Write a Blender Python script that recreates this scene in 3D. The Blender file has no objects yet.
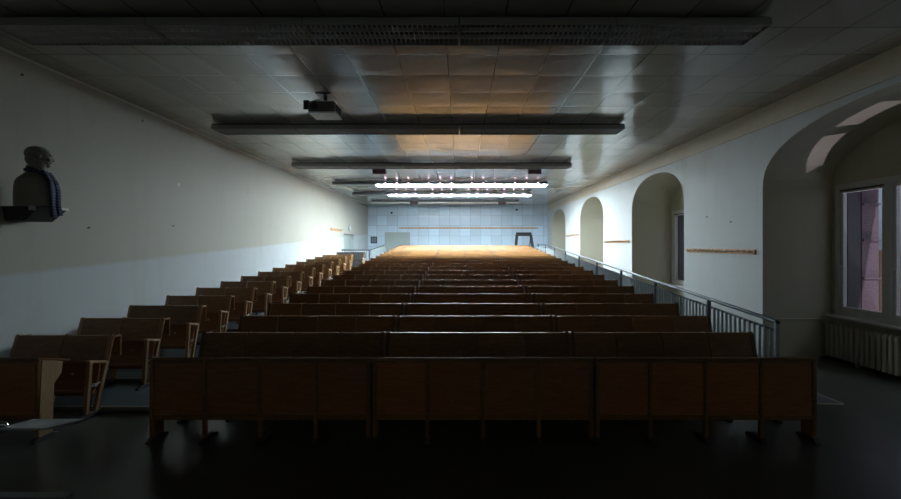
import bpy, bmesh, math, random
from mathutils import Vector, Matrix, noise
random.seed(7)
C = bpy.context.scene.collection
EYE = 1.89          # eye height; camera at (0,0,EYE) looking along +Y
F = 425.0           # focal length in pixels of the 901 px wide frame
VX, VY = 460.0, 245.0

# ------------------------------------------------------------------ helpers
class MB:
    """collects shapes, then links them as one mesh object"""
    def __init__(s): s.bm = bmesh.new()
    def _bevel(s, verts, b, seg=1):
        if b <= 0: return
        es = set()
        for v in verts:
            for e in v.link_edges: es.add(e)
        bmesh.ops.bevel(s.bm, geom=list(es), offset=b, segments=seg, affect='EDGES', profile=0.6)
    def box(s, x0, x1, y0, y1, z0, z1, b=0.0, seg=1, M=None):
        r = bmesh.ops.create_cube(s.bm, size=1)
        for v in r['verts']:
            v.co = Vector((x0+(v.co.x+.5)*(x1-x0), y0+(v.co.y+.5)*(y1-y0), z0+(v.co.z+.5)*(z1-z0)))
            if M is not None: v.co = M @ v.co
        s._bevel(r['verts'], b, seg); return s
    def beam(s, p, q, w, h, b=0.0, up=(0,0,1)):
        """rectangular bar from p to q; w across (horizontal), h along up"""
        p = Vector(p); q = Vector(q); d = (q-p); L = d.length; d.normalize()
        u = Vector(up)
        if abs(d.dot(u)) > .99: u = Vector((0,1,0))
        sx = d.cross(u).normalized(); uz = sx.cross(d).normalized()
        r = bmesh.ops.create_cube(s.bm, size=1)
        m = (p+q)/2
        for v in r['verts']:
            c = v.co.copy(); v.co = m + sx*(c.x*w) + d*(c.y*L) + uz*(c.z*h)
        s._bevel(r['verts'], b); return s
    def tube(s, pts, rad, n=10, caps=True):
        pts = [Vector(p) for p in pts]; rings = []
        u = None
        for i, p in enumerate(pts):
            a = pts[max(0,i-1)]; c = pts[min(len(pts)-1,i+1)]
            d = (c-a).normalized()
            if u is None:
                u = d.orthogonal().normalized()
            else:
                u = (u - d*u.dot(d)).normalized()
            w = d.cross(u)
            r = rad[i] if isinstance(rad,(list,tuple)) else rad
            rings.append([s.bm.verts.new(p+(u*math.cos(2*math.pi*k/n)+w*math.sin(2*math.pi*k/n))*r) for k in range(n)])
        for a, c in zip(rings, rings[1:]):
            for k in range(n): s.bm.faces.new((a[k],a[(k+1)%n],c[(k+1)%n],c[k]))
        if caps:
            s.bm.faces.new(rings[0][::-1]); s.bm.faces.new(rings[-1])
        return s
    def prism(s, prof, axis, a0, a1, b=0.0):
        """polygon profile extruded along an axis ('x': prof is (y,z); 'y': (x,z); 'z': (x,y))"""
        def P(t, a):
            return {'x':(a,t[0],t[1]), 'y':(t[0],a,t[1]), 'z':(t[0],t[1],a)}[axis]
        A = [s.bm.verts.new(P(t,a0)) for t in prof]; B = [s.bm.verts.new(P(t,a1)) for t in prof]
        n = len(prof)
        s.bm.faces.new(A[::-1]); s.bm.faces.new(B)
        for k in range(n): s.bm.faces.new((A[k],A[(k+1)%n],B[(k+1)%n],B[k]))
        s._bevel(A+B, b); return s
    def quad(s, *p):
        s.bm.faces.new([s.bm.verts.new(q) for q in p]); return s
    def ell(s, c, r, n=24, m=16, M=None):
        q = bmesh.ops.create_uvsphere(s.bm, u_segments=n, v_segments=m, radius=1)
        for v in q['verts']:
            v.co = Vector((v.co.x*r[0], v.co.y*r[1], v.co.z*r[2]))
            if M is not None: v.co = M @ v.co
            v.co += Vector(c)
        return s
    def loft(s, secs):
        """secs: list of rings of points"""
        R = [[s.bm.verts.new(p) for p in ring] for ring in secs]; n = len(R[0])
        for a, c in zip(R, R[1:]):
            for k in range(n): s.bm.faces.new((a[k],a[(k+1)%n],c[(k+1)%n],c[k]))
        s.bm.faces.new(R[0][::-1]); s.bm.faces.new(R[-1]); return s
    def build(s, name, mat, parent=None, smooth=False, loc=None):
        bmesh.ops.recalc_face_normals(s.bm, faces=s.bm.faces)
        me = bpy.data.meshes.new(name); s.bm.to_mesh(me); s.bm.free()
        if mat is not None:
            for m_ in (mat if isinstance(mat,(list,tuple)) else [mat]): me.materials.append(m_)
        if smooth:
            for p in me.polygons: p.use_smooth = True
        o = bpy.data.objects.new(name, me); C.objects.link(o)
        if parent: o.parent = parent
        if loc: o.location = loc
        return o

def tag(o, label, cat, group=None):
    o['label'] = label; o['category'] = cat
    if group: o['group'] = group
    return o
def thing(name, label, cat, loc=(0,0,0), rz=0, group=None):
    o = bpy.data.objects.new(name, None); C.objects.link(o)
    o.location = loc; o.rotation_euler = (0,0,rz); o.empty_display_size = .1
    return tag(o, label, cat, group)
def struct(o): o['kind'] = 'structure'; return o
def copy_tree(o, parent=None):
    c = o.copy(); C.objects.link(c)
    if parent: c.parent = parent
    for ch in list(o.children): copy_tree(ch, c)
    return c

# ------------------------------------------------------------------ materials
def nodes(name):
    m = bpy.data.materials.new(name); m.use_nodes = True
    nt = m.node_tree; b = nt.nodes['Principled BSDF']
    return m, nt, b
def N(nt, t, **kw):
    n = nt.nodes.new(t)
    for k, v in kw.items():
        if k in n.inputs: n.inputs[k].default_value = v
        else: setattr(n, k, v)
    return n
def simple(name, col, rough=.5, metal=0, spec=.5, var=.12, scale=6.0, bump=0.0, coat=0):
    m, nt, b = nodes(name); L = nt.links.new
    tc = N(nt,'ShaderNodeTexCoord'); nz = N(nt,'ShaderNodeTexNoise'); nz.inputs['Scale'].default_value = scale; nz.inputs['Detail'].default_value = 5
    L(tc.outputs['Object'], nz.inputs['Vector'])
    mx = N(nt,'ShaderNodeMix', data_type='RGBA')
    mx.inputs[6].default_value = (*[c*(1-var) for c in col],1); mx.inputs[7].default_value = (*[min(1,c*(1+var)) for c in col],1)
    L(nz.outputs['Fac'], mx.inputs[0]); L(mx.outputs[2], b.inputs['Base Color'])
    b.inputs['Roughness'].default_value = rough; b.inputs['Metallic'].default_value = metal
    b.inputs['Specular IOR Level'].default_value = spec
    if coat: b.inputs['Coat Weight'].default_value = coat; b.inputs['Coat Roughness'].default_value = .15
    if bump:
        bp = N(nt,'ShaderNodeBump'); bp.inputs['Strength'].default_value = bump; bp.inputs['Distance'].default_value = .02
        L(nz.outputs['Fac'], bp.inputs['Height']); L(bp.outputs['Normal'], b.inputs['Normal'])
    return m
def wood(name, c1, c2, rough=.35, grain='x', spec=.5):
    m, nt, b = nodes(name); L = nt.links.new
    tc = N(nt,'ShaderNodeTexCoord'); mp = N(nt,'ShaderNodeMapping'); oi = N(nt,'ShaderNodeObjectInfo')
    mp.inputs['Scale'].default_value = (1.5,9,9) if grain=='x' else ((9,9,1.5) if grain=='z' else (9,1.5,9))
    ad = N(nt,'ShaderNodeVectorMath', operation='ADD'); ml = N(nt,'ShaderNodeVectorMath', operation='SCALE')
    cb = N(nt,'ShaderNodeCombineXYZ'); L(oi.outputs['Random'], cb.inputs[0]); L(oi.outputs['Random'], cb.inputs[2])
    L(cb.outputs[0], ml.inputs[0]); ml.inputs['Scale'].default_value = 37
    L(tc.outputs['Object'], ad.inputs[0]); L(ml.outputs[0], ad.inputs[1]); L(ad.outputs[0], mp.inputs['Vector'])
    nz = N(nt,'ShaderNodeTexNoise'); nz.inputs['Scale'].default_value = 4; nz.inputs['Detail'].default_value = 8; nz.inputs['Distortion'].default_value = 1.2
    L(mp.outputs[0], nz.inputs['Vector'])
    rp = N(nt,'ShaderNodeValToRGB'); rp.color_ramp.elements[0].position=.3; rp.color_ramp.elements[1].position=.7
    rp.color_ramp.elements[0].color=(*c1,1); rp.color_ramp.elements[1].color=(*c2,1)
    L(nz.outputs['Fac'], rp.inputs[0])
    hs = N(nt,'ShaderNodeHueSaturation'); mr = N(nt,'ShaderNodeMapRange'); mr.inputs[3].default_value=.82; mr.inputs[4].default_value=1.15
    L(oi.outputs['Random'], mr.inputs[0]); L(mr.outputs[0], hs.inputs['Value']); L(rp.outputs[0], hs.inputs['Color'])
    L(hs.outputs[0], b.inputs['Base Color'])
    b.inputs['Roughness'].default_value = rough; b.inputs['Specular IOR Level'].default_value = spec
    return m
def panelled(name, col, u, v, size, off, rough, spec, coat, axis_map, groove=.012, wav=.25, metal=0.0, tilt=0.02, jd=.08):
    """square sheet panels with dark joints; axis_map picks the two object axes"""
    m, nt, b = nodes(name); L = nt.links.new
    tc = N(nt,'ShaderNodeTexCoord'); sp = N(nt,'ShaderNodeSeparateXYZ'); L(tc.outputs['Object'], sp.inputs[0])
    def axis(i, sz, of):
        a = N(nt,'ShaderNodeMath', operation='SUBTRACT'); a.inputs[1].default_value = of; L(sp.outputs[i], a.inputs[0])
        d = N(nt,'ShaderNodeMath', operation='DIVIDE'); d.inputs[1].default_value = sz; L(a.outputs[0], d.inputs[0])
        fl = N(nt,'ShaderNodeMath', operation='FLOOR'); L(d.outputs[0], fl.inputs[0])
        fr = N(nt,'ShaderNodeMath', operation='FRACT'); L(d.outputs[0], fr.inputs[0])
        p = N(nt,'ShaderNodeMath', operation='PINGPONG'); p.inputs[1].default_value = .5; L(fr.outputs[0], p.inputs[0])
        return fl, p
    fu, pu = axis(axis_map[0], size[0], off[0]); fv, pv = axis(axis_map[1], size[1], off[1])
    mn = N(nt,'ShaderNodeMath', operation='MINIMUM'); L(pu.outputs[0], mn.inputs[0]); L(pv.outputs[0], mn.inputs[1])
    jt = N(nt,'ShaderNodeMapRange'); jt.inputs[1].default_value=groove*.5; jt.inputs[2].default_value=groove; L(mn.outputs[0], jt.inputs[0])
    cb = N(nt,'ShaderNodeCombineXYZ'); L(fu.outputs[0], cb.inputs[0]); L(fv.outputs[0], cb.inputs[1])
    wn = N(nt,'ShaderNodeTexWhiteNoise'); L(cb.outputs[0], wn.inputs['Vector'])
    nz = N(nt,'ShaderNodeTexNoise'); nz.inputs['Scale'].default_value=.9; nz.inputs['Detail'].default_value=3; L(tc.outputs['Object'], nz.inputs['Vector'])
    mr = N(nt,'ShaderNodeMapRange'); mr.inputs[3].default_value=.88; mr.inputs[4].default_value=1.06; L(wn.outputs['Value'], mr.inputs[0])
    hs = N(nt,'ShaderNodeHueSaturation'); hs.inputs['Color'].default_value=(*col,1); L(mr.outputs[0], hs.inputs['Value'])
    mx = N(nt,'ShaderNodeMix', data_type='RGBA'); mx.inputs[6].default_value=tuple(c*jd for c in col)+(1,); L(jt.outputs[0], mx.inputs[0]); L(hs.outputs[0], mx.inputs[7])
    L(mx.outputs[2], b.inputs['Base Color'])
    # slightly buckled sheets: smooth waves plus a cushion towards each joint
    nw = N(nt,'ShaderNodeTexNoise'); nw.inputs['Scale'].default_value=1.6; nw.inputs['Detail'].default_value=1.5
    wa = N(nt,'ShaderNodeVectorMath', operation='ADD'); ws = N(nt,'ShaderNodeVectorMath', operation='SCALE'); ws.inputs['Scale'].default_value=5
    L(wn.outputs['Color'], ws.inputs[0]); L(tc.outputs['Object'], wa.inputs[0]); L(ws.outputs[0], wa.inputs[1]); L(wa.outputs[0], nw.inputs['Vector'])
    mm = N(nt,'ShaderNodeMath', operation='MULTIPLY'); L(nw.outputs['Fac'], mm.inputs[0]); mm.inputs[1].default_value=wav
    cu = N(nt,'ShaderNodeMapRange'); cu.interpolation_type='SMOOTHSTEP'; cu.inputs[1].default_value=0; cu.inputs[2].default_value=.25; cu.inputs[4].default_value=.09; L(mn.outputs[0], cu.inputs[0])
    ah = N(nt,'ShaderNodeMath', operation='ADD'); L(mm.outputs[0], ah.inputs[0]); L(cu.outputs[0], ah.inputs[1])
    bp = N(nt,'ShaderNodeBump'); bp.inputs['Strength'].default_value=1; bp.inputs['Distance'].default_value=tilt; L(ah.outputs[0], bp.inputs['Height'])
    L(bp.outputs[0], b.inputs['Normal'])
    b.inputs['Roughness'].default_value=rough; b.inputs['Specular IOR Level'].default_value=spec; b.inputs['Metallic'].default_value=metal
    b.inputs['Coat Weight'].default_value=coat; b.inputs['Coat Roughness'].default_value=.045
    return m
def plaster(name, col, stain=(.45,.38,.28), dado=None):
    m, nt, b = nodes(name); L = nt.links.new
    tc = N(nt,'ShaderNodeTexCoord')
    n1 = N(nt,'ShaderNodeTexNoise'); n1.inputs['Scale'].default_value=.7; n1.inputs['Detail'].default_value=6; n1.inputs['Roughness'].default_value=.6
    L(tc.outputs['Object'], n1.inputs['Vector'])
    r1 = N(nt,'ShaderNodeMapRange'); r1.inputs[1].default_value=.52; r1.inputs[2].default_value=.8; r1.inputs[4].default_value=.35; L(n1.outputs['Fac'], r1.inputs[0])
    mp = N(nt,'ShaderNodeMapping'); mp.inputs['Scale'].default_value=(3,3,.35); L(tc.outputs['Object'], mp.inputs['Vector'])
    n2 = N(nt,'ShaderNodeTexNoise'); n2.inputs['Scale'].default_value=1.4; n2.inputs['Detail'].default_value=4; L(mp.outputs[0], n2.inputs['Vector'])
    r2 = N(nt,'ShaderNodeMapRange'); r2.inputs[1].default_value=.55; r2.inputs[2].default_value=.85; r2.inputs[4].default_value=.3; L(n2.outputs['Fac'], r2.inputs[0])
    ad = N(nt,'ShaderNodeMath', operation='ADD', use_clamp=True); L(r1.outputs[0], ad.inputs[0]); L(r2.outputs[0], ad.inputs[1])
    mx = N(nt,'ShaderNodeMix', data_type='RGBA'); mx.inputs[6].default_value=(*col,1); mx.inputs[7].default_value=(*stain,1)
    L(ad.outputs[0], mx.inputs[0]); L(mx.outputs[2], b.inputs['Base Color'])
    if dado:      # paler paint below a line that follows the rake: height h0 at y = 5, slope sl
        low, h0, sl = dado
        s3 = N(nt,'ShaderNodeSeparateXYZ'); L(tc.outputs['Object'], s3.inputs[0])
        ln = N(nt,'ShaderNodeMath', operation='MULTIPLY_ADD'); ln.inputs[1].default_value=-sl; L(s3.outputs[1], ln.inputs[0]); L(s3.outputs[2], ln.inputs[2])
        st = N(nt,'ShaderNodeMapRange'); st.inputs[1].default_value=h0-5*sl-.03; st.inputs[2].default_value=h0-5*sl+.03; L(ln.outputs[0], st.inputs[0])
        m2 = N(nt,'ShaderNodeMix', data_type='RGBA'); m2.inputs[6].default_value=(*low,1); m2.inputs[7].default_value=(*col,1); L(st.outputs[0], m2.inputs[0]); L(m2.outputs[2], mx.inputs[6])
    n3 = N(nt,'ShaderNodeTexNoise'); n3.inputs['Scale'].default_value=25; n3.inputs['Detail'].default_value=3; L(tc.outputs['Object'], n3.inputs['Vector'])
    bp = N(nt,'ShaderNodeBump'); bp.inputs['Strength'].default_value=.15; bp.inputs['Distance'].default_value=.01; L(n3.outputs['Fac'], bp.inputs['Height']); L(bp.outputs[0], b.inputs['Normal'])
    b.inputs['Roughness'].default_value=.6; b.inputs['Specular IOR Level'].default_value=.3
    return m
def emit(name, col, s):
    m = bpy.data.materials.new(name); m.use_nodes=True; nt=m.node_tree
    nt.nodes.remove(nt.nodes['Principled BSDF'])
    e = N(nt,'ShaderNodeEmission'); e.inputs['Color'].default_value=(*col,1); e.inputs['Strength'].default_value=s
    nt.links.new(e.outputs[0], nt.nodes['Material Output'].inputs[0]); return m
def pane_glass(name):
    m = bpy.data.materials.new(name); m.use_nodes=True; nt=m.node_tree
    nt.nodes.remove(nt.nodes['Principled BSDF'])
    t = N(nt,'ShaderNodeBsdfTransparent'); t.inputs['Color'].default_value=(.86,.88,.9,1)
    g = N(nt,'ShaderNodeBsdfGlossy'); g.inputs['Roughness'].default_value=.02
    lw = N(nt,'ShaderNodeLayerWeight'); lw.inputs['Blend'].default_value=.5
    pw = N(nt,'ShaderNodeMath', operation='POWER'); pw.inputs[1].default_value=5; nt.links.new(lw.outputs['Facing'], pw.inputs[0])
    fr = N(nt,'ShaderNodeMath', operation='MULTIPLY_ADD'); fr.inputs[1].default_value=.7; fr.inputs[2].default_value=.03; nt.links.new(pw.outputs[0], fr.inputs[0])
    mx = N(nt,'ShaderNodeMixShader'); L=nt.links.new
    L(fr.outputs[0], mx.inputs[0]); L(t.outputs[0], mx.inputs[1]); L(g.outputs[0], mx.inputs[2]); L(mx.outputs[0], nt.nodes['Material Output'].inputs[0])
    return m

LAMP = 42.0
M = dict(
    plaster = plaster('cream_plaster', (.60,.56,.46)),
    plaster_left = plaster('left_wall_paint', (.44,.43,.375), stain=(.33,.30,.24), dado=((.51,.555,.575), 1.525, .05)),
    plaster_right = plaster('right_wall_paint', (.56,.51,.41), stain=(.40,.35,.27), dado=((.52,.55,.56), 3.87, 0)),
    plaster_niche = plaster('olive_niche_paint', (.53,.505,.40), stain=(.39,.35,.26)),
    ceiling = panelled('ceiling_sheets', (.43,.42,.385), 0,1, (.615,.65), (-.155,.0), .24, .5, .6, (0,1), groove=.012, wav=.42, tilt=.05),
    backwall = panelled('back_wall_sheets', (.62,.75,.88), 0,2, (.61,.60), (0,.03), .3, .5, .3, (0,2), groove=.014, wav=.25, tilt=.03, jd=.45),
    floor = simple('green_black_linoleum', (.064,.072,.063), .28, var=.35, scale=2.2, spec=.45),
    step = simple('worn_blue_linoleum', (.085,.12,.14), .35, var=.25, scale=3, spec=.4),
    nosing = simple('step_edging', (.32,.30,.26), .4, metal=.6, var=.15, scale=9),
    wood = wood('varnished_beech', (.19,.085,.026), (.30,.15,.05), .36),
    wood_red = wood('reddish_plywood', (.30,.105,.036), (.42,.165,.06), .42),
    wood_seat = wood('dark_seat_plywood', (.17,.065,.022), (.25,.105,.038), .42),
    wood_pale = wood('pale_beech_frame', (.33,.20,.10), (.45,.29,.15), .45, 'z'),
    wood_edge = wood('desk_lipping', (.14,.075,.034), (.22,.13,.06), .6, 'x', .25),
    desktop = wood('glossy_desktop', (.18,.10,.05), (.27,.16,.085), .22),
    wood_leg = wood('dark_beech_frame', (.11,.055,.022), (.17,.09,.038), .45, 'z'),
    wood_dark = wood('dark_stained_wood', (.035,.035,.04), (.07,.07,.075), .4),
    iron = simple('dark_iron', (.06,.057,.055), .5, metal=.2),
    hinge = simple('pale_seat_bracket', (.55,.57,.58), .35, metal=.5),
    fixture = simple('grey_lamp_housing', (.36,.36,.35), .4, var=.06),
    fixture_dark = simple('shaded_lamp_housing', (.10,.105,.12), .45, var=.06),  # darker copy of the housing: shade on its front face put into the colour
    louver = simple('lamp_louver', (.62,.62,.63), .35, metal=.0, var=.06),
    louver_in = simple('lamp_reflector', (.10,.10,.105), .4, var=.06),
    fixture_white = simple('white_lamp_housing', (.62,.62,.60), .4, var=.05),
    black = simple('black_lacquer', (.012,.012,.014), .4, var=.1),
    rail = simple('blue_grey_rail', (.055,.075,.095), .3, metal=.2, var=.1),
    bar = simple('grey_baluster_paint', (.30,.34,.36), .4, var=.08),
    winframe = simple('grey_white_window_paint', (.66,.66,.65), .4, var=.06, spec=.4),
    radiator = simple('cream_radiator_enamel', (.52,.49,.41), .35, var=.06),
    glass = pane_glass('window_glass'),
    tube = emit('fluorescent_tube', (.80,.94,1.0), LAMP),
    uplight = emit('pinkish_lamp_end', (1.0,.62,.85), 5.0),
    lining = simple('shaded_window_lining', (.10,.095,.10), .6),  # shade of the deep window recess put into the lining's dark colour
    stucco = simple('mauve_rough_stucco', (.20,.15,.175), .9, var=.2, scale=40, bump=.8),
    facade = simple('pale_facade', (.46,.50,.54), .8, var=.05),
    fence = wood('brown_boards', (.20,.10,.05), (.30,.16,.08), .7, 'z'),
    hookwood = wood('orange_hook_board', (.42,.20,.08), (.55,.29,.13), .4),
    peg = simple('pale_pegs', (.70,.62,.56), .35, metal=.3),
    bronze = simple('dull_grey_stone', (.26,.245,.215), .55, var=.2, scale=14),
    bracket = simple('dark_slate_paint', (.05,.05,.052), .5, var=.2),
    paper = simple('white_card', (.75,.75,.72), .7, var=.05),
    clock = simple('pale_clock_face', (.60,.68,.74), .4, var=.03),
    notice = simple('dim_blue_print', (.13,.19,.23), .5, var=.6, scale=18),
    redbox = simple('dark_maroon_box', (.085,.035,.045), .5, var=.1),
    projector = simple('silver_grey_plastic', (.72,.73,.73), .35, var=.05),
    projector_body = simple('mid_grey_plastic', (.16,.165,.17), .35, var=.06),
    projector_dark = simple('charcoal_plastic', (.03,.03,.032), .4),
    lens = simple('lens_glass', (.008,.008,.012), .08, spec=.8),
    doorpaint = simple('grey_green_door_paint', (.38,.43,.42), .45, var=.05),
    greytop = simple('grey_laminate', (.40,.42,.43), .4, var=.05),
    chrome = simple('chrome', (.75,.77,.8), .12, metal=1.0, var=.03),
    cover = simple('grey_vinyl', (.26,.28,.30), .5),
    mat = simple('grey_mat', (.10,.10,.11), .8, var=.2, scale=60),
    matedge = simple('mat_edging', (.50,.46,.40), .45, metal=.2),
)
def scarf_mat():
    m, nt, b = nodes('navy_check_wool'); L=nt.links.new
    tc=N(nt,'ShaderNodeTexCoord')
    def wv(d):
        w=N(nt,'ShaderNodeTexWave', bands_direction=d); w.inputs['Scale'].default_value=9; w.inputs['Distortion'].default_value=.3; L(tc.outputs['Object'], w.inputs['Vector'])
        g=N(nt,'ShaderNodeMath', operation='GREATER_THAN'); g.inputs[1].default_value=.7; L(w.outputs['Fac'], g.inputs[0]); return g
    a=wv('Y'); c=wv('Z'); s=N(nt,'ShaderNodeMath', operation='ADD'); L(a.outputs[0],s.inputs[0]); L(c.outputs[0],s.inputs[1])
    h=N(nt,'ShaderNodeMath', operation='MULTIPLY'); h.inputs[1].default_value=.5; L(s.outputs[0],h.inputs[0])
    mx=N(nt,'ShaderNodeMix', data_type='RGBA'); mx.inputs[6].default_value=(.02,.026,.05,1); mx.inputs[7].default_value=(.10,.125,.20,1)
    L(h.outputs[0],mx.inputs[0]); L(mx.outputs[2],b.inputs['Base Color']); b.inputs['Roughness'].default_value=.9
    return m
M['scarf']=scarf_mat()

# ------------------------------------------------------------------ layout
XL, XR, ZC = -5.40, 5.13, EYE+2.33
YF, YB = -3.0, 24.9                    # wall behind the viewer, far wall
PITCH, RISE = .85, .0528
def row_y(n): return (n+4.84)*PITCH
def row_z(n): return RISE*(n-1) if n>0 else 0.0
NROW = 20
CX0, CX1 = -3.01, 3.42                 # the middle block
LX0, LX1 = -5.18, -4.03                # the block along the left wall
SEATW = (CX1-CX0)/12

# ------------------------------------------------------------------ setting
# floor with its rake of shallow steps
fl = MB()
fl.box(XL-.3, 6.3, YF-.2, row_y(1)-.14, -.2, 0)
fl.box(3.78, 6.3, row_y(1)-.14, 7.4, -.2, 0)
fl.prism([(7.4,-.2),(24.9,-.2),(24.9,.95),(7.4,0)], 'x', 3.78, 6.3)
floor = struct(fl.build('floor', M['floor']))
sp = MB()
for n in range(1, NROW+1):
    y0 = row_y(n)-.14; z = RISE*n
    y1 = row_y(n+1)-.14 if n<NROW else YB
    if n*PITCH+row_y(0) < 19.2 and n < 17:
        sp.box(XL-.2, 3.78, y0, y1, -.2, z)
    else:
        sp.box(-4.1, 3.78, y0, y1, -.2, z)
sp.box(XL-.2, -4.1, row_y(17)-.14, YB, -.2, .42)
steps = struct(sp.build('floor_steps', M['step'])); steps['label']='raked floor of shallow blue-grey steps'
ns = MB()
for n in range(1, NROW+1):
    y0 = row_y(n)-.14; z = RISE*n
    ns.box(XL if n<17 else -4.1, 3.78, y0-.012, y0+.03, z-.03, z+.004)
struct(ns.build('trim_1', M['nosing']))
# ceiling
struct(MB().box(XL-.3, 7.2, YF-.2, YB+.2, ZC, ZC+.2).build('ceiling', M['ceiling']))
# back wall, wall behind the viewer, left wall with a doorway
struct(MB().box(XL-.3, 7.2, YB, YB+.25, -.3, ZC+.1).build('wall_back', M['backwall']))
struct(MB().box(XL-.3, 7.2, YF-.25, YF, -.3, ZC+.1).build('wall_front', M['plaster']))
DY0, DY1, DZ0, DZ1 = 19.75, 21.65, .42, EYE+.53
wl = MB()
wl.box(XL-.3, XL, YF-.2, DY0, -.3, ZC+.1); wl.box(XL-.3, XL, DY1, YB+.2, -.3, ZC+.1)
wl.box(XL-.3, XL, DY0, DY1, DZ1, ZC+.1); wl.box(XL-.3, XL, DY0, DY1, -.3, DZ0)
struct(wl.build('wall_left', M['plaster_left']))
struct(MB().box(XL-.005, XL+.018, YF, YB, ZC-.03, ZC-.004).build('trim_2', M['winframe']))
# right wall: piers and deep arched window niches
XW = 6.30
NW, SPR, RISEA = 2.95, EYE+.97, .90
FAR = [1.73-.35+.35*(k>0)+5.475*k for k in range(5)]
NWS = [2.2,4.6,2.95,2.95,2.95]          # far edges of the niches (the first lies behind the frame)
def arch(c, k, w, n=28):
    t = math.pi*k/n; e = 2/2.3; q = math.cos(t)
    return c - w/2*math.copysign(abs(q)**e, q), SPR + (RISEA if w<4 else RISEA+.03)*abs(math.sin(t))**e
wr = MB(); T = ZC+.1
edges = [YF-.2]
for f, w in zip(FAR,NWS): edges += [f-w, f]
edges.append(YB+.2)
for i in range(0, len(edges), 2):
    wr.quad((XR,edges[i],-.3),(XR,edges[i+1],-.3),(XR,edges[i+1],T),(XR,edges[i],T))
for f, w in zip(FAR,NWS):
    c = f-w/2
    for k in range(28):
        a = arch(c,k,w); b = arch(c,k+1,w)
        wr.quad((XR,a[0],a[1]),(XR,b[0],b[1]),(XR,b[0],T),(XR,a[0],T))
        wr.quad((XR,a[0],a[1]),(XW,a[0],a[1]),(XW,b[0],b[1]),(XR,b[0],b[1]))
    for y in (f-w, f):
        wr.quad((XR,y,-.3),(XW,y,-.3),(XW,y,SPR),(XR,y,SPR))
WZ0, WZ1 = EYE-1.14, EYE+1.0
def windowed(mb, x0, x1, g):
    ye = [YF-.2]
    for f, w in zip(FAR,NWS): ye += [f-w+.10-g, f-.10+g]
    ye.append(YB+.2)
    for i in range(0, len(ye), 2): mb.box(x0, x1, ye[i], ye[i+1], -.3, T)
    for i in range(1, len(ye)-1, 2):
        mb.box(x0, x1, ye[i], ye[i+1], -.3, WZ0-g); mb.box(x0, x1, ye[i], ye[i+1], WZ1+g, T)
windowed(wr, XW, XW+.16, 0)
bmesh.ops.remove_doubles(wr.bm, verts=wr.bm.verts, dist=.0005)
wro = struct(wr.build('wall_right', [M['plaster_right'], M['plaster_niche']]))
for p in wro.data.polygons:
    if p.center.x > XR+.01: p.material_index = 1
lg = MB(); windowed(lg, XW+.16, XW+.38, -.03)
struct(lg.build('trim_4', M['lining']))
we = MB(); windowed(we, XW+.38, XW+.66, -.04)
# the rustic blocks of the outer wall: joints cut between the courses of each reveal
for f in FAR:
    for z in (1.32, 1.95, 2.55):
        we.box(XW+.385, XW+.675, f-.17, f-.13, z, z+.03)
struct(we.build('wall_exterior', M['stucco']))
struct(MB().tube([(XR-.012, YF, ZC-.34),(XR-.012, YB, ZC-.34)], .011, 8).build('trim_3', M['plaster']))

# windows: three casements each, outer frame, sill, handles
for k, (f, w) in enumerate(zip(FAR,NWS)):
    root = bpy.data.objects.new('window_%d' % (k+1), None); C.objects.link(root)
    root.location = (XW, f-w/2, WZ0); root['kind'] = 'structure'
    root['label'] = 'casement window in arched niche'
    nc = 5 if w>4 else 3
    h = w/2-.10; H = WZ1-WZ0
    fr = MB()
    for y0, y1, z0, z1 in ((-h,h,-.02,.07),(-h,h,H-.09,H),(-h,-h+.08,.07,H-.09),(h-.08,h,.07,H-.09)):
        fr.box(-.035, .10, y0, y1, z0, z1, .008)
    w3 = 2*h/nc
    for j in range(1,nc): fr.box(-.045, .10, -h+j*w3-.05, -h+j*w3+.05, .07, H-.09, .008)
    fr.build('window_frame', M['winframe'], root)
    for j in range(nc):
        a = -h+j*w3+.05 if j else -h+.08; b = -h+(j+1)*w3-.05 if j<nc-1 else h-.08
        cs = MB()
        for y0, y1, z0, z1 in ((a,b,.07,.13),(a,b,H-.15,H-.09),(a,a+.055,.13,H-.15),(b-.055,b,.13,H-.15)):
            cs.box(-.02, .05, y0, y1, z0, z1, .006)
        co = cs.build('casement', M['winframe'], root)
        MB().box(.012, .018, a+.05, b-.05, .125, H-.145).build('pane', M['glass'], co)
        MB().box(-.045, -.02, b-.045, b-.012, H*.36, H*.36+.04, .004).tube([(-.045,b-.028,H*.36+.02),(-.07,b-.028,H*.36+.02),(-.07,b-.028,H*.36-.10)],.009,8).build('handle', M['hinge'], co)
    MB().box(-.16, .03, -h-.06, h+.06, -.055, -.015, .01).build('window_sill', M['winframe'], root)
    MB().tube([(-.02,h-.10,H-.11),(-.02,h-.10-w3+.12,H-.11)],.012,8).build('blind_rod', M['black'], root)

# what stands outside: a pale house front and a brown board fence
tag(MB().box(13.5, 14.2, -10, 42, 1.6, 9).build('building', M['facade']), 'pale house front seen through the right-hand windows', 'building')
fm = MB()
for i in range(150):
    fm.box(12.6, 12.64, -9+i*.34, -9+i*.34+.31, -1.5, 1.72+.02*math.sin(i*2.1), .006)
tag(fm.build('fence', M['fence']), 'brown board fence outside below the pale house front', 'fence')
struct(MB().box(11.0, 16, -12, 44, -1.7, -1.5).build('ground', M['floor']))

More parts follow.
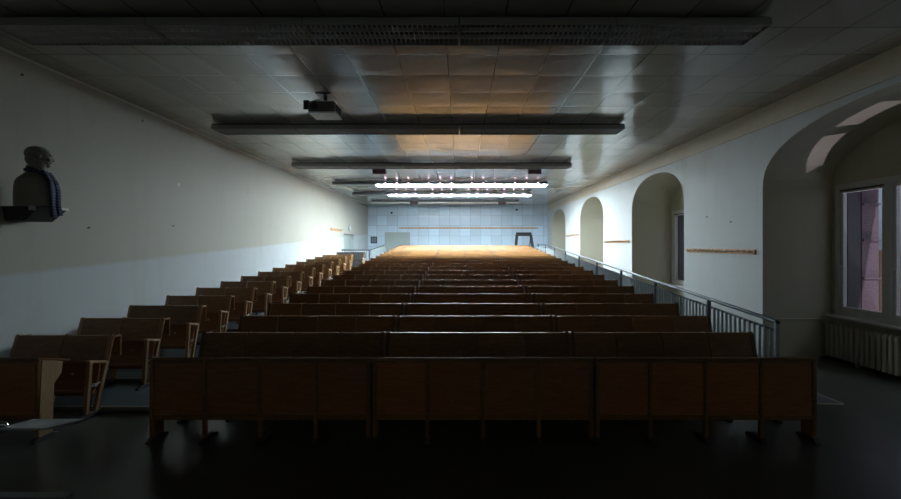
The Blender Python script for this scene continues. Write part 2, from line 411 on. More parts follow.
# doorway in the left wall, hatch door in the back wall
door = struct(MB().box(XL-.24, XL-.19, DY0+.02, DY1-.02, DZ0, DZ1-.02, .004).build('door_1', M['doorpaint']))
MB().tube([(XL-.19,DY0+.15,DZ0+1.0),(XL-.13,DY0+.15,DZ0+1.0),(XL-.13,DY0+.27,DZ0+1.0)],.012,8).build('handle', M['hinge'], door)
bx0, bx1 = (385.5-VX)*YB/F, (409.5-VX)*YB/F
door2 = struct(MB().box(bx0, bx1, YB-.045, YB+.01, 1.06, EYE+.70, .006).build('door_2', M['doorpaint']))
MB().box(bx0-.03,bx0,YB-.055,YB,1.06,EYE+.74).box(bx1,bx1+.03,YB-.055,YB,1.06,EYE+.74).box(bx0-.03,bx1+.03,YB-.055,YB,EYE+.70,EYE+.74).build('door_frame', M['fixture'], door2)
MB().tube([(bx1-.1,YB-.045,2.0),(bx1-.1,YB-.09,2.0),(bx1-.22,YB-.09,2.0)],.012,8).build('handle', M['hinge'], door2)

# ------------------------------------------------------------------ benches
LEAN = .24
def back_y(z): return -LEAN*(1-z/.87)
ORD = ['front','second','third','fourth','fifth','sixth','seventh','eighth','ninth','tenth','eleventh','twelfth','thirteenth','fourteenth','fifteenth','sixteenth','seventeenth','eighteenth','nineteenth','twentieth']

_MESH = {}
def shared(key, fn, mat):
    if key not in _MESH:
        mb = fn(); bmesh.ops.recalc_face_normals(mb.bm, faces=mb.bm.faces)
        me = bpy.data.meshes.new(key); mb.bm.to_mesh(me); mb.bm.free(); me.materials.append(mat); _MESH[key] = me
    return _MESH[key]
def put(name, me, parent, loc=(0,0,0)):
    o = bpy.data.objects.new(name, me); C.objects.link(o); o.parent = parent; o.location = loc; return o

def backrest_mb(w):
    m = MB(); g = .004
    pts = []
    # slightly dished plywood sheet following the lean
    nx, nz = 6, 5; R=[]
    for j in range(nz+1):
        z = .575+(.868-.575)*j/nz; row=[]
        for i in range(nx+1):
            u = i/nx; x = -w/2+g+(w-2*g)*u
            d = .003*(1-(2*u-1)**2)
            row.append((x, back_y(z)+d, z))
        R.append(row)
    t = .016
    A=[[m.bm.verts.new((p[0],p[1]-t,p[2])) for p in row] for row in R]
    B=[[m.bm.verts.new(p) for p in row] for row in R]
    for j in range(nz):
        for i in range(nx):
            m.bm.faces.new((A[j][i],A[j][i+1],A[j+1][i+1],A[j+1][i])); m.bm.faces.new((B[j][i+1],B[j][i],B[j+1][i],B[j+1][i+1]))
    for i in range(nx):
        m.bm.faces.new((A[nz][i],A[nz][i+1],B[nz][i+1],B[nz][i])); m.bm.faces.new((A[0][i+1],A[0][i],B[0][i],B[0][i+1]))
    for j in range(nz):
        m.bm.faces.new((A[j+1][0],A[j][0],B[j][0],B[j+1][0])) if False else m.bm.faces.new((A[j][0],A[j+1][0],B[j+1][0],B[j][0]))
        m.bm.faces.new((A[j+1][nx],A[j][nx],B[j][nx],B[j+1][nx]))
    return m
def seat_mb(w):
    # tipped-up plywood seat, rolled at its lower (hinged) edge
    m = MB(); s = []
    for k in range(9):
        t = k/8
        s.append((-.255+.075*t+.02*math.sin(math.pi*t), .285+.30*t))
    prof = s + [(p[0]+.018, p[1]-.004) for p in s[::-1]]
    m.prism(prof, 'x', -w/2+.03, w/2-.03)
    # the roll below the hinge
    prof = [(-.245+.035*math.cos(a), .262+.035*math.sin(a)) for a in [2*math.pi*k/10 for k in range(10)]]
    m.prism(prof, 'x', -w/2+.03, w/2-.03)
    return m
def post_mb(): 
    return MB().beam((0,back_y(.03)-.0,.0+.03),(0,back_y(.87)+.004,.872),.034,.042,.004,up=(0,1,0))
def foot_mb():
    return MB().prism([(-.47,0),(.0,0),(.0,.025),(-.06,.05),(-.40,.05),(-.47,.025)],'x',-.024,.024,.004)
def arm_post_mb(): return MB().beam((0,-.345,.04),(0,-.295,.622),.034,.04,.004,up=(0,1,0))
def arm_mb(): return MB().prism([(-.325,.622),(-.095,.565),(-.088,.592),(-.315,.650),(-.33,.638)],'x',-.028,.028,.005)
def bracket_mb(): return MB().beam((0,-.335,.34),(0,-.17,.36),.05,.022,.004).tube([(-.03,-.24,.35),(.03,-.24,.35)],.02,10)
def number_mb(): return MB().tube([(0,-.235,.47),(0,-.225,.47)],.012,10)

def bench(x0, x1, nseat, label, group, arms, tone='wood', leg='wood_pale'):
    """tip-up bench: origin on the floor under the top edge of the backrest"""
    w = (x1-x0)/nseat; cx = (x0+x1)/2; W = x1-x0
    root = thing('bench', label, 'bench', (cx,0,0), 0, group)
    tk = '%s%.3f' % (tone, w)
    for i in range(nseat):
        sx = x0-cx+w*(i+.5)
        put('backrest', shared('backrest'+tk, lambda: backrest_mb(w), M[tone]), root, (sx,0,0))
        s = put('seat', shared('seat'+tk, lambda: seat_mb(w), M['wood_seat' if tone=='wood' else tone]), root, (sx,0,0))
        put('seat_badge', shared('badge', number_mb, M['hinge']), s)
    for i in range(nseat+1):
        sx = x0-cx+w*i
        if i == 0: sx += .034
        if i == nseat: sx -= .034
        l = put('leg', shared('post'+leg, post_mb, M[leg]), root, (sx,0 if i in (0,nseat) else .03,0))
        put('foot', shared('foot', foot_mb, M['iron']), l)
        end = i in (0, nseat)
        if end:
            a = put('armrest', shared('arm'+leg, arm_mb, M[leg]), root, (sx,0,0))
            put('arm_post', shared('armpost'+leg, arm_post_mb, M[leg]), a)
            put('seat_bracket', shared('seatbracket', bracket_mb, M['hinge']), root, (sx-(.01 if i else -.01),0,0))
            put('board_bracket', shared('boardbracket'+leg, lambda: MB().box(-.014,.014,.0,.125,.838,.856,.003).beam((0,.115,.845),(0,.108,.60),.026,.02,.003,up=(0,1,0)), M[leg]), root, (sx,0,0))
    # ledge and folded writing board behind the backrests
    put('ledge', shared('ledge%.3f'%W+tone, lambda: MB().box(-W/2+.002,W/2-.002,.006,.020,.850,.869,.005), M['wood_edge']), root)
    put('writing_board', shared('board%.3f'%W+tone, lambda: MB().prism([(.088,.61),(.104,.61),(.108,.834),(.092,.834)],'x',-W/2+.01,W/2-.01,.003), M[tone]), root)
    return root

thirds = ['left third','middle third','right third']
gname = 'four-seat benches of the middle block'
protos = []
for n in range(1, NROW+1):
    for s in range(3):
        lab = 'four-seat dark wooden bench, %s of the %s seat row from the front' % (thirds[s], ORD[n-1] if n>1 else 'first')
        if n >= 14:
            lab = 'lamp-lit orange wooden bench, %s of the %s seat row from the front' % (thirds[s], ORD[n-1])
        if not protos:
            b = bench(CX0, CX0+4*SEATW, 4, lab, gname, True, 'wood', 'wood_leg'); protos.append(b)
        else:
            b = copy_tree(protos[0]); b['label'] = lab
        b.location = (CX0+4*SEATW*(s+.5), row_y(n), row_z(n))
lp = None
LROWS = 14
for n in range(1, LROWS+1):
    lab = 'two-seat wooden bench by the left wall, %s from the front' % (ORD[n-1] if n>1 else 'first')
    if lp is None: lp = b = bench(LX0, LX1, 2, lab, 'two-seat benches along the left wall', True)
    else: b = copy_tree(lp); b['label'] = lab
    b.location = ((LX0+LX1)/2, row_y(n), row_z(n)); b.scale = (1,1,.962)
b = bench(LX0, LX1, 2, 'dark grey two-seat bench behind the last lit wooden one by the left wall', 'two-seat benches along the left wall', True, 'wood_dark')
b.location = ((LX0+LX1)/2+.25, row_y(LROWS+1)+.1, row_z(LROWS+1))

# desks in front of the first row
DY = row_y(0)-.05          # front face of the desks
def desk(x0, x1, npan, label):
    w = (x1-x0)/npan; cx=(x0+x1)/2; W=x1-x0
    root = thing('desk', label, 'desk', (cx,DY,0), 0, 'panelled desks before the first seat row')
    MB().prism([(-.02,.802),(-.015,.818),(.0,.816),(.33,.716),(.325,.697),(-.005,.797)],'x',-W/2+.003,W/2-.003,.003).build('desktop', M['desktop'], root)
    for i in range(npan):
        a = -W/2+w*i; 
        MB().box(a+.018, a+w-.018, .004, .020, .262, .765, .003).build('front_panel', M['wood_red'], root)
    fr = MB().box(-W/2+.005, W/2-.005, -.003, .022, .215, .264, .004).box(-W/2+.005, W/2-.005, -.003, .022, .763, .793, .004)
    fr.build('rail', M['wood'], root)
    for i in range(npan+1):
        sx = -W/2+w*i; end = i in (0,npan)
        if i==0: sx += .028
        if i==npan: sx -= .028
        l = MB().box(sx-.018, sx+.018, -.008, .03, .0 if not end else .1, .793, .004).build('leg', M['wood'], root)
        if end:
            q = MB().prism([(.03,.783),(.25,.714),(.235,.60),(.15,.52),(.14,.02),(.0,.02),(.0,.215)],'x',sx-.022,sx+.022,.004).build('side_panel', M['wood_pale'] if x0<-4 else M['wood'], root)
        MB().prism([(-.05,0),(.20,0),(.20,.022),(.12,.05),(.0,.05),(-.05,.022)],'x',sx-.026,sx+.026,.004).build('foot', M['iron'], l)
    return root
for s in range(3):
    desk(-2.98+2.1333*s+.002, -2.98+2.1333*(s+1)-.002, 4, 'long dark reddish desk with four front panels, %s of the front row' % thirds[s])
desk(-5.37, -4.02, 2, 'short panelled desk with pale side, against the left wall')

# ------------------------------------------------------------------ ceiling lamps
MOD = 1.56
FX0, FYS = -4.69, [4.22, 7.99, 11.79, 15.34, 18.46, 22.26]
FZ0, FZ1, FD = EYE+2.185, EYE+2.262, .44
def louver_mb(L):
    m = MB()
    for j in range(1,3): m.box(0.01, L-.01, j*FD/3-.003, j*FD/3+.003, .004, .05)
    n = int(L/.052)
    for i in range(n+1):
        x = .012+(L-.024)*i/n
        m.box(x-.002, x+.002, .012, FD-.012, .004, .05)
    return m
def housing_mb(L):
    m = MB(); H = FZ1-FZ0; t=.008
    m.box(.006, L-.006, 0, t, 0, H, .002); m.box(.006, L-.006, FD-t, FD, 0, H, .002)
    m.box(.006, .006+t, t, FD-t, 0, H); m.box(L-.006-t, L-.006, t, FD-t, 0, H)
    m.box(.006, L-.006, t, FD-t, H-t, H)
    return m
def uplight_mb(): return MB().tube([(0,-.006,.045),(0,.004,.045)], .022, 12)
which = ['nearest','second','third','fourth','fifth','farthest']
for r, y in enumerate(FYS):
    lit = r in (3,4)
    x0 = FX0 + {3:.07,4:0}.get(r,0)
    root = thing('ceiling_light', ('unlit grey louvred strip light hanging from ceiling, %s of the six rows' if not lit else 'glowing white strip light hanging from ceiling, %s of the six rows') % which[r] if r<5 else 'unlit white strip light hanging before the far wall, farthest of the six rows', 'lamp', (x0,y,FZ0), 0, 'strip lights hanging from the ceiling')
    for k in range(5):
        on = lit and k>0
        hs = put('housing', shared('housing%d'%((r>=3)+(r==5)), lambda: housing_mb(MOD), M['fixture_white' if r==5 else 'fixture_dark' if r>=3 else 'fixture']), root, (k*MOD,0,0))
        if on:
            put('diffuser', shared('diffuser', lambda: MB().prism([(.012,.008),(FD-.012,-.024),(FD-.012,.03),(.012,.03)],'x',.02,MOD-.02,.002), M['tube']), hs)
            [put('lamp_socket', shared('uplight', uplight_mb, M['uplight']), hs, (MOD*(.235+.265*q),0,0)) for q in range(3)]
        else:
            put('louver', shared('louver%d'%(r>=3), lambda: louver_mb(MOD), M['fixture_white' if r>=3 else 'louver']), hs)
            put('reflector', shared('reflector%d'%(r>=3), lambda: MB().box(.016,MOD-.016,.01,FD-.01,.051,.06), M['fixture_white' if r>=3 else 'louver_in']), hs)
    MB().box(.0, 5*MOD, .05, FD-.05, FZ1-FZ0, FZ1-FZ0+.035, .004).build('carrier', M['black'], root)
    for k in range(6):
        x = .12+k*(5*MOD-.24)/5
        MB().tube([(x,FD/2,FZ1-FZ0+.03),(x,FD/2,ZC-FZ0)], .009, 8).build('hanger', M['iron'], root)

# maroon boxes hung under the ceiling
for i, (px, py, Yd) in enumerate([(379.5,172,13.0),(534.5,172,13.0),(414,203,22.0),(502,203,22.0)]):
    x = (px-VX)*Yd/F; z = EYE+(VY-py)*Yd/F
    lab = ['dark maroon loudspeaker box under ceiling, nearer pair, left one','dark maroon loudspeaker box under ceiling, nearer pair, right one','dark maroon box hung by the farthest strip light, left one','dark maroon box hung by the farthest strip light, right one'][i]
    root = thing('ceiling_loudspeaker', lab, 'loudspeaker', (x,Yd,z), 0, 'maroon boxes under the ceiling')
    MB().box(-.2,.2,-.08,.08,-.07,.07,.012).build('cabinet', M['redbox'], root)
    MB().box(-.18,.18,-.086,-.078,-.055,.055,.004).build('grille', M['redbox'], root)
    for s in (-.14,.14): MB().tube([(s,0,.06),(s,0,ZC-z)],.008,8).build('hanger', M['iron'], root)

# projector
pz = EYE+2.0
root = thing('projector', 'silver-grey projector with dark lens hanging from the ceiling', 'projector', (-2.09,6.40,pz))
MB().box(-.20,.20,.0,.38,.012,.17,.03,3).build('body', M['projector_body'], root)
MB().box(-.205,.205,.0,.39,-.004,.016,.006).build('base_plate', M['projector'], root)
MB().box(-.20,.20,.02,.37,.166,.185,.008).build('top_cover', M['projector'], root)
ln = MB().tube([(-.09,.02,.095),(-.09,-.045,.095)],[.072,.066],20).build('lens', M['projector_dark'], root)
MB().tube([(-.09,-.04,.095),(-.09,-.048,.095)],[.052,.05],20).build('front_glass', M['lens'], ln)
MB().tube([(-.115,.06,.19),(-.09,.03,.19),(-.02,.03,.19)],.02,10).build('focus_lever', M['projector'], root)
vm = MB()
for k in range(7): vm.box(.198,.206,.06+k*.042,.085+k*.042,.04,.145,.002)
vm.build('vent', M['projector_dark'], root)
MB().box(-.29,-.20,.05,.08,.06,.20,.004).build('side_clamp', M['projector_dark'], root)
MB().tube([(0,.2,.18),(0,.2,ZC-pz)],.03,14).box(-.12,.12,.08,.32,ZC-pz-.02,ZC-pz,.004).build('mount', M['projector_dark'], root)

# ------------------------------------------------------------------ railings
RX = 3.66
root = thing('railing', 'long blue-grey stair railing sloping up right of the benches', 'railing', (RX,4.91,0))
def rz_(y):  # rail height over the floor datum
    if y<=17.83: return 1.006+(1.89-1.006)*(y-4.91)/(17.83-4.91)
    return 1.89+(y-17.83)*.012
def fz_(y):
    n = math.floor((y+.14)/PITCH-4.84+1e-6)
    return RISE*min(max(n,0),NROW)
MB().tube([(0,-.03,rz_(4.91)-.006),(0,0,rz_(4.91)),(0,17.83-4.91,1.89),(0,20.1-4.91,rz_(20.1)),(0,20.16-4.91,rz_(20.1)-.05)],.024,10).build('handrail', M['rail'], root, True)
MB().beam((0,0,rz_(4.91)-.11),(0,17.83-4.91,1.89-.11),.012,.03).beam((0,17.83-4.91,1.89-.11),(0,20.1-4.91,rz_(20.1)-.11),.012,.03).build('under_rail', M['rail'], root)
posts = [4.91]+[6.25+1.7*k for k in range(9)]
for y in posts:
    MB().box(-.022,.022,y-4.91-.022,y-4.91+.022,fz_(y),rz_(y)-.015,.004).build('post', M['rail'] if y>5 else M['bar'], root)
bs = [4.91+.093*k for k in range(1,164)]
bs = [y for y in bs if all(abs(y-p)>.05 for p in posts) and y<20.1]
far = MB()
for i, y in enumerate(bs):
    mb = MB() if i<100 else far
    mb.box(-.015,.015,y-4.91-.006,y-4.91+.006,fz_(y),rz_(y)-.1)
    if i<100: mb.build('baluster', M['bar'], root)
fo = far.build('balusters', M['bar'], root); fo['kind']='stuff'
# the rail round the stairwell at the back left
root = thing('railing', 'low pale-barred railing round the stairwell by the far left wall', 'railing', (-4.1,19.35,0))
y1 = 23.4-19.35
MB().tube([(XL+4.1,0,1.66),(0,0,1.66),(0,y1,1.90)],.026,10).build('handrail', M['rail'], root)
k=0
for i in range(13):
    x = XL+4.1+.05+i*.1
    MB().box(x-.012,x+.012,-.006,.006,.42 if i<12 else .86,1.65).build('baluster', M['bar'], root)
for i in range(1,38):
    y = i*.108
    if y<y1: MB().box(-.012,.012,y-.006,y+.006,fz_(19.35+y),1.66+.24*y/y1-.01).build('baluster', M['bar'], root)
MB().box(-.022,.022,-.022,.022,.9,1.65,.004).box(-.022,.022,y1-.022,y1+.022,1.0,1.89,.004).build('post', M['rail'], root)

# ------------------------------------------------------------------ coat hook boards
def hookboard(name_label, p0, p1, nrm, npeg, h=.09):
    p0=Vector(p0); p1=Vector(p1); nrm=Vector(nrm); L=(p1-p0).length; d=(p1-p0).normalized()
    root = thing('coat_rack', name_label, 'coat rack', ((p0+p1)/2)[:], 0, 'coat hook boards on the walls')
    MB().beam(-d*L/2+nrm*.010, d*L/2+nrm*.010, .024, h, .004).build('board', M['hookwood'], root)
    for i in range(npeg):
        q = -d*L/2 + d*(L*(i+.5)/npeg)
        MB().tube([q+nrm*.02, q+nrm*.06+Vector((0,0,-.006)), q+nrm*.085+Vector((0,0,.03))],[.011,.010,.017],8).build('peg', M['peg'], root)
    return root
hookboard('orange-brown coat hook board on the nearest pier of the right wall', (XR,7.36,1.77),(XR,9.58,1.77),(-1,0,0),14)
hookboard('coat hook board on the right wall between second and third niche', (XR,12.85,2.0),(XR,15.0,2.0),(-1,0,0),14)
hookboard('coat hook board on the farthest pier of the right wall', (XR,18.35,2.33),(XR,20.5,2.33),(-1,0,0),14)
hookboard('short coat hook board on the left wall before the doorway', (XL,17.75,2.55),(XL,19.35,2.55),(1,0,0),10,.12)
hookboard('long thin coat hook board across the far panelled wall', ((399-VX)*YB/F,YB-.002,2.885),((538-VX)*YB/F,YB-.002,2.885),(0,-1,0),40,.075)

# ------------------------------------------------------------------ bust with scarf on a wall bracket
BX, BY, BZ = -5.10, 5.13, EYE+.46
root = thing('wall_bracket', 'dark wedge-shaped wall bracket carrying the bust', 'bracket', (XL,BY+.08,BZ))
MB().prism([(0,-.02),(.43,-.02),(.45,-.012),(.45,.0),(0,.0)],'y',-.21,.19,.003).build('shelf_top', M['bracket'], root)
mb=MB(); 
top=[(0,-.20),(.42,-.20),(.42,.18),(0,.18)]; bot=[(0,-.17),(.24,-.17),(.24,.17),(0,.17)]
mb.loft([[(p[0],p[1],-.17) for p in bot],[(p[0],p[1],-.02) for p in top]])
mb.build('corbel', M['bracket'], root)
MB().box(.33,.41,-.217,-.209,-.05,.002,.001).build('card', M['paper'], root)
ed=MB().box(.451,.456,.0,.17,-.03,.002,.001).build('edge_strip', M['paper'], root)
# the bust: looks along the room and away from the wall
ROT = Matrix.Rotation(math.radians(-90+42), 4, 'Z')     # bust is modelled facing -Y -> local; turned to (+X,+Y)
def ring(z, rx, ry, cy=0, n=28, p=2.0, sh=0):
    out=[]
    for k in range(n):
        a=2*math.pi*k/n; c,s=math.cos(a),math.sin(a)
        out.append((rx*math.copysign(abs(c)**(2/p),c), cy+ry*math.copysign(abs(s)**(2/p),s), z+sh*abs(c)**2))
    return out
bm_=MB()     # facing +Y in its own frame, x to its left/right
bm_.loft([ring(0,.215,.165,0,p=3),ring(.02,.22,.17,0,p=3),ring(.12,.225,.175,.0,p=2.8),ring(.22,.23,.172,.0,p=2.6),ring(.29,.228,.16,-.005,p=2.4),ring(.335,.205,.135,-.01,p=2.2),ring(.37,.15,.11,-.015,p=2),ring(.40,.10,.092,-.012),ring(.44,.078,.082,-.004),ring(.50,.074,.080,.006),ring(.55,.072,.078,.012)])
bm_.ell((0,.015,.625),(.082,.105,.108))           # skull
bm_.ell((0,.045,.575),(.066,.078,.085))           # face
bm_.ell((0,.075,.515),(.042,.045,.036))           # chin
bm_.ell((0,.095,.545),(.036,.032,.020))           # mouth
bm_.ell((0,.060,.545),(.06,.05,.045))             # jaw
bm_.ell((0,.106,.632),(.058,.018,.014))           # brow
for s in (-1,1):
    bm_.ell((s*.030,.106,.607),(.015,.012,.009))  # eyes
    bm_.ell((s*.048,.088,.580),(.024,.028,.024))  # cheeks
    bm_.ell((s*.084,.005,.600),(.010,.024,.036))  # ears
bm_.loft([ring(.562,.017,.020,.122,n=12),ring(.572,.019,.024,.124,n=12),ring(.590,.013,.018,.121,n=12),ring(.612,.010,.013,.115,n=12),ring(.635,.010,.010,.108,n=12)])
bm_.ell((0,-.004,.640),(.086,.108,.095))           # hair
bm_.ell((0,-.03,.57),(.07,.075,.09))              # nape
bm_.ell((0,.112,.556),(.030,.014,.008))           # moustache
for v in bm_.bm.verts:          # the head turned on the neck
    v.co.x *= .86+.14*min(1,max(0,(v.co.z-.33)/.07)); t = min(1,max(0,(v.co.z-.40)/.12)); a = math.radians(30)*t; x, y = v.co.x, v.co.y
    v.co.x = x*math.cos(a)-y*math.sin(a); v.co.y = x*math.sin(a)+y*math.cos(a)
ob = bm_.build('bust', M['bronze'], None, True)
rm = ob.modifiers.new('remesh','REMESH'); rm.mode='VOXEL'; rm.voxel_size=.0065; rm.use_smooth_shade=True
sm = ob.modifiers.new('smooth','SMOOTH'); sm.factor=.5; sm.iterations=3
FACE = math.radians(-74)
ob.location=(BX,BY,BZ); ob.rotation_euler=(0,0,FACE); ob.scale=(1.06,1.06,1.0)
tag(ob,'grey stone bust of a man in profile on the left wall','bust')
# scarf round the neck with its ends hanging below the bracket
sc=MB()
def strip(path, wid, nrm, t=.014):
    R=[]
    for i,p in enumerate(path):
        p=Vector(p); a=Vector(path[max(0,i-1)]); c=Vector(path[min(len(path)-1,i+1)]); d=(c-a).normalized()
        nn=Vector(nrm[i] if isinstance(nrm,list) else nrm); nn=(nn-d*nn.dot(d)).normalized(); s=d.cross(nn)
        w=wid[i] if isinstance(wid,list) else wid
        R.append([p+s*w/2*u+nn*(t*v+.006*math.sin(u*7+i*.6)) for u,v in ((-1,0),(-.5,1.2),(0,.5),(.5,1.3),(1,0),(.5,-.4),(0,-.8),(-.5,-.4))])
    sc.loft(R)
loop=[];nr=[]
for k in range(19):
    a=math.radians(100+k*19.2); c,q=math.cos(a),math.sin(a)
    loop.append((.088*c, -.004+.092*q, .430-.035*q)); nr.append((c,q,.6))
strip(loop,.085,nr,.014)
strip([(.045,.090,.425),(.06,.125,.375),(.075,.165,.32),(.080,.183,.24),(.082,.187,.15),(.082,.188,.06),(.082,.19,.0),(.083,.20,-.07),(.085,.205,-.13)],.105,(0,1,.15))
strip([(-.02,.094,.415),(-.02,.130,.365),(-.025,.168,.30),(-.025,.186,.22),(-.025,.190,.13),(-.025,.191,.05),(-.025,.195,.0),(-.025,.203,-.06),(-.025,.207,-.10)],.10,(0,1,.15))
so=sc.build('scarf', M['scarf'], None, True); so.location=(BX,BY,BZ); so.rotation_euler=(0,0,FACE)
tag(so,'navy checked scarf hung round the neck of the bust','scarf')

# ------------------------------------------------------------------ radiators under the niche windows
def radiator(f, w, label):
    y1=f-.10; y0=f-w+.35; x=XW-.14
    root=thing('radiator',label,'radiator',(x,(y0+y1)/2,0),0,'radiators below the niche windows')
    n=int((y1-y0)/.085); me=None
    for i in range(n):
        y=y0+(i+.5)*(y1-y0)/n-(y0+y1)/2
        me = shared('fin', lambda: MB().box(-.07,-.03,-.026,.026,.06,.60,.014,2).box(.03,.07,-.026,.026,.06,.60,.014,2).box(-.05,.05,-.037,.037,.08,.13,.01).box(-.05,.05,-.037,.037,.53,.58,.01), M['radiator'])
        put('section', me, root, (0,y,0))
    MB().tube([(0,(y1-y0)/2-.04,.555),(0,(y1-y0)/2+.02,.555),(0,(y1-y0)/2+.09,.60)],.014,8).tube([(0,(y1-y0)/2-.02,.555),(-.06,(y1-y0)/2-.02,.555)],.022,10).build('valve', M['hinge'], root)
    for yy in ((y0-y1)*.35,(y1-y0)*.35): MB().box(-.04,.04,yy-.02,yy+.02,0,.09).build('foot', M['radiator'], root)
radiator(FAR[1],4.0,'ribbed cream radiator under the nearest right-hand window')
MB().tube([(XR+.25,FAR[1]-.03,.615),(XW-.1,FAR[1]-.03,.615)],.012,8)
tag(MB().tube([(XR+.04,FAR[1]-.02,.64),(XW-.16,FAR[1]-.02,.64)],.013,8).build('heating_pipe', M['plaster']),'thin pipe along the niche wall beside the radiator','pipe')

# ------------------------------------------------------------------ small things
# floor mat
root=thing('floor_mat','dark mat with pale edging on the floor right of the benches','mat',(4.17,5.46,0))
MB().box(-.35,.35,-.42,.42,.0,.010).build('pad', M['mat'], root)
MB().box(-.37,.37,-.44,-.42,0,.014).box(-.37,.37,.42,.44,0,.014).box(.35,.37,-.42,.42,0,.014).box(-.37,-.35,-.42,.42,0,.014).build('edging', M['matedge'], root)
# small table at the lower left edge
root=thing('side_table','low grey-topped stool with chrome tube at the lower left corner','stool',(-3.4,3.43,0))
MB().prism([(-.235,-.098),(.145,-.098),(.29,.088),(-.13,.088)],'z',.435,.452,.003).build('seat', M['greytop'], root)
MB().tube([(-.42,-.14,.01),(-.40,-.14,.44),(-.36,-.12,.478),(-.25,-.09,.482),(-.195,-.07,.470),(-.19,-.06,.448),(-.22,-.05,.42),(-.30,-.05,.40),(-.36,-.05,.30),(-.42,-.05,.01)],.020,10).build('tube_frame', M['chrome'], root, True)
MB().tube([(-.36,-.05,.30),(-.30,.0,.40),(-.22,.0,.424),(.10,.0,.424)],.010,8).build('support_tube', M['black'], root)
# floor duct strip at the very front
tag(MB().box(-3.75,-2.94,3.165,3.235,0,.012,.002).build('cable_cover', M['cover']),'flat grey cable cover on the floor at lower left','cable cover')
# clock, notice, black stand, two black fixtures, scraps on walls
root=thing('wall_clock','small round pale clock above the doorway on left wall','clock',(XL,20.7,EYE+.82))
MB().tube([(0,0,0),(.05,0,0)],.15,28).build('rim', M['fixture'], root); MB().tube([(.049,0,0),(.056,0,0)],.132,28).build('face', M['clock'], root)
nx=(374-VX)*YB/F; nz=EYE+5*YB/F
root=thing('framed_notice','small dark framed notice on the far wall left of the door','notice',(nx,YB,nz))
MB().box(-.19,.19,-.03,0,-.2,.2,.006).build('frame', M['rail'], root); MB().box(-.13,.13,-.036,-.028,-.14,.14,.001).build('sheet', M['notice'], root)
Yd=22.6; px=lambda p,y: ((p-VX)*Yd/F, Yd, EYE+(VY-y)*Yd/F)
zf=RISE*NROW
root=thing('stand','black trapezoid stand behind the last benches at the right','stand',((525-VX)*Yd/F,Yd,zf))
o0=Vector(((525-VX)*Yd/F,Yd,zf))
tl,tr=Vector(px(517,234.2))-o0,Vector(px(530.5,234.2))-o0
bl,br=Vector(px(514.6,250))-o0,Vector(px(535,250))-o0
bl.z=br.z=0
for a,b_ in ((tl,bl),(tr,br)): MB().beam(a,b_,.15,.05,.006,up=(0,1,0)).build('leg', M['black'], root)
MB().beam(tl-Vector((.05,0,0)),tr+Vector((.05,0,0)),.06,.20,.008).build('top_bar', M['black'], root)
cl_=tl.lerp(bl,.5); cr_=tr.lerp(br,.5)
MB().beam(cl_,cr_,.30,.10,.006).build('cross_bar', M['black'], root)
for a in (tl,tr):
    MB().beam(a,(a.x,.55,0),.05,.05,.004,up=(0,1,0)).build('leg', M['black'], root)
for i,(qx,qy) in enumerate([(392,212.5),(516.5,209.5)]):
    x=(qx-VX)*YB/F; z=EYE+(VY-qy)*YB/F
    root=thing('wall_spotlight',['small black fixture high on the far wall, left one','small black fixture high on the far wall, right one'][i],'fixture',(x,YB,z),0,'black fixtures on the far wall')
    MB().box(-.03,.03,-.02,0,-.05,.05).build('bracket', M['black'], root); MB().tube([(0,-.02,0),(0,-.14,-.03)],[.05,.06],14).build('head', M['black'], root)
tag(MB().prism([(5.395+.0,0),(5.43,.0),(5.455,.06),(5.42,.065)],'x',XL,XL+.002).build('paper_scrap', M['paper']),'torn scrap of white paper stuck on the left wall','paper').location=(0,(178-VX)*0+2.74,EYE+1.13)
for i,(qx,qy,lab) in enumerate([(141,121,'dark nail high on the left wall near the ceiling'),(87,228,'dark nail on the left wall right of the bust'),(172,226,'small dark nail on the left wall below the paper scrap'),(20,75,'dark nail high on the left wall above the bust')]):
    Y=XL*F/(qx-VX); z=EYE+(VY-qy)*Y/F
    tag(MB().tube([(0,0,0),(.025,0,.004),(.03,0,.004)],[.006,.006,.018],10).build('nail',M['iron'],None,False,(XL,Y,z)),lab,'nail','nails in the walls')
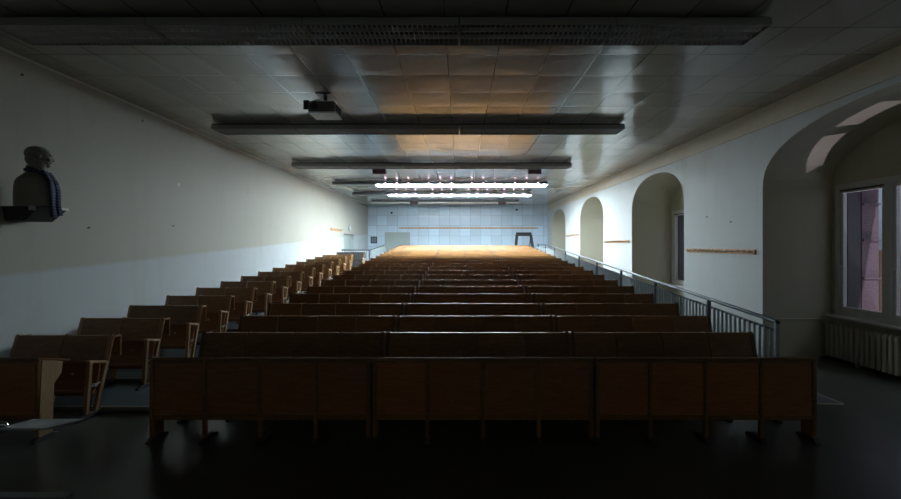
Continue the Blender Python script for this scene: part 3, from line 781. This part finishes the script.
for i,(qx,qy,lab) in enumerate([(708,217,'dark nail on the right wall above the coat hooks, left one'),(732,222,'dark nail on the right wall above the coat hooks, right one')]):
    Y=XR*F/(qx-VX); z=EYE+(VY-qy)*Y/F
    tag(MB().tube([(0,0,0),(-.025,0,.004),(-.03,0,.004)],[.006,.006,.018],10).build('nail',M['iron'],None,False,(XR,Y,z)),lab,'nail','nails in the walls')

# ------------------------------------------------------------------ light
W = bpy.data.worlds.new('World'); bpy.context.scene.world = W; W.use_nodes=True
bg = W.node_tree.nodes['Background']
bg.inputs['Color'].default_value=(.62,.68,.80,1); bg.inputs['Strength'].default_value=.38
def lamp(name, typ, energy, col, loc, target, **kw):
    l=bpy.data.lights.new(name,typ); l.energy=energy; l.color=col
    for k,v in kw.items(): setattr(l,k,v)
    o=bpy.data.objects.new(name,l); C.objects.link(o); o.location=loc
    d=Vector(target)-Vector(loc); o.rotation_euler=d.to_track_quat('-Z','Y').to_euler(); return o
# sun grazing the street front
lamp('sun','SUN',.6,(1,.84,.88),(12,-6,10),(12-.115*10,4,10-7),angle=.01)
# sun thrown back up by something shiny low in the street: bright patches on the niche vault
lamp('street_glint','SPOT',650,(1,.84,.95),(XW+5.0,4.8,WZ1-5.0*2.2),(5.85,5.95,3.65),spot_size=math.radians(30),spot_blend=.2,shadow_soft_size=.04)

# ------------------------------------------------------------------ camera and view
cam=bpy.data.cameras.new('camera'); co=bpy.data.objects.new('camera',cam); C.objects.link(co)
cam.sensor_fit='HORIZONTAL'; cam.sensor_width=36; cam.lens=F/901*36
cam.shift_x=-(VX-450.5)/901; cam.shift_y=-(249.5-VY)/901
co.location=(0,0,EYE); co.rotation_euler=(math.pi/2,0,0); cam.clip_start=.05; cam.clip_end=200
S=bpy.context.scene; S.camera=co
S.view_settings.view_transform='Standard'; S.view_settings.look='None'; S.view_settings.gamma=1; S.view_settings.exposure=1.74
S.view_settings.use_curve_mapping=False
S.cycles.use_denoising=True
S.cycles.max_bounces=10; S.cycles.diffuse_bounces=6; S.cycles.glossy_bounces=4; S.cycles.transparent_max_bounces=16
S.cycles.sample_clamp_indirect=4.0
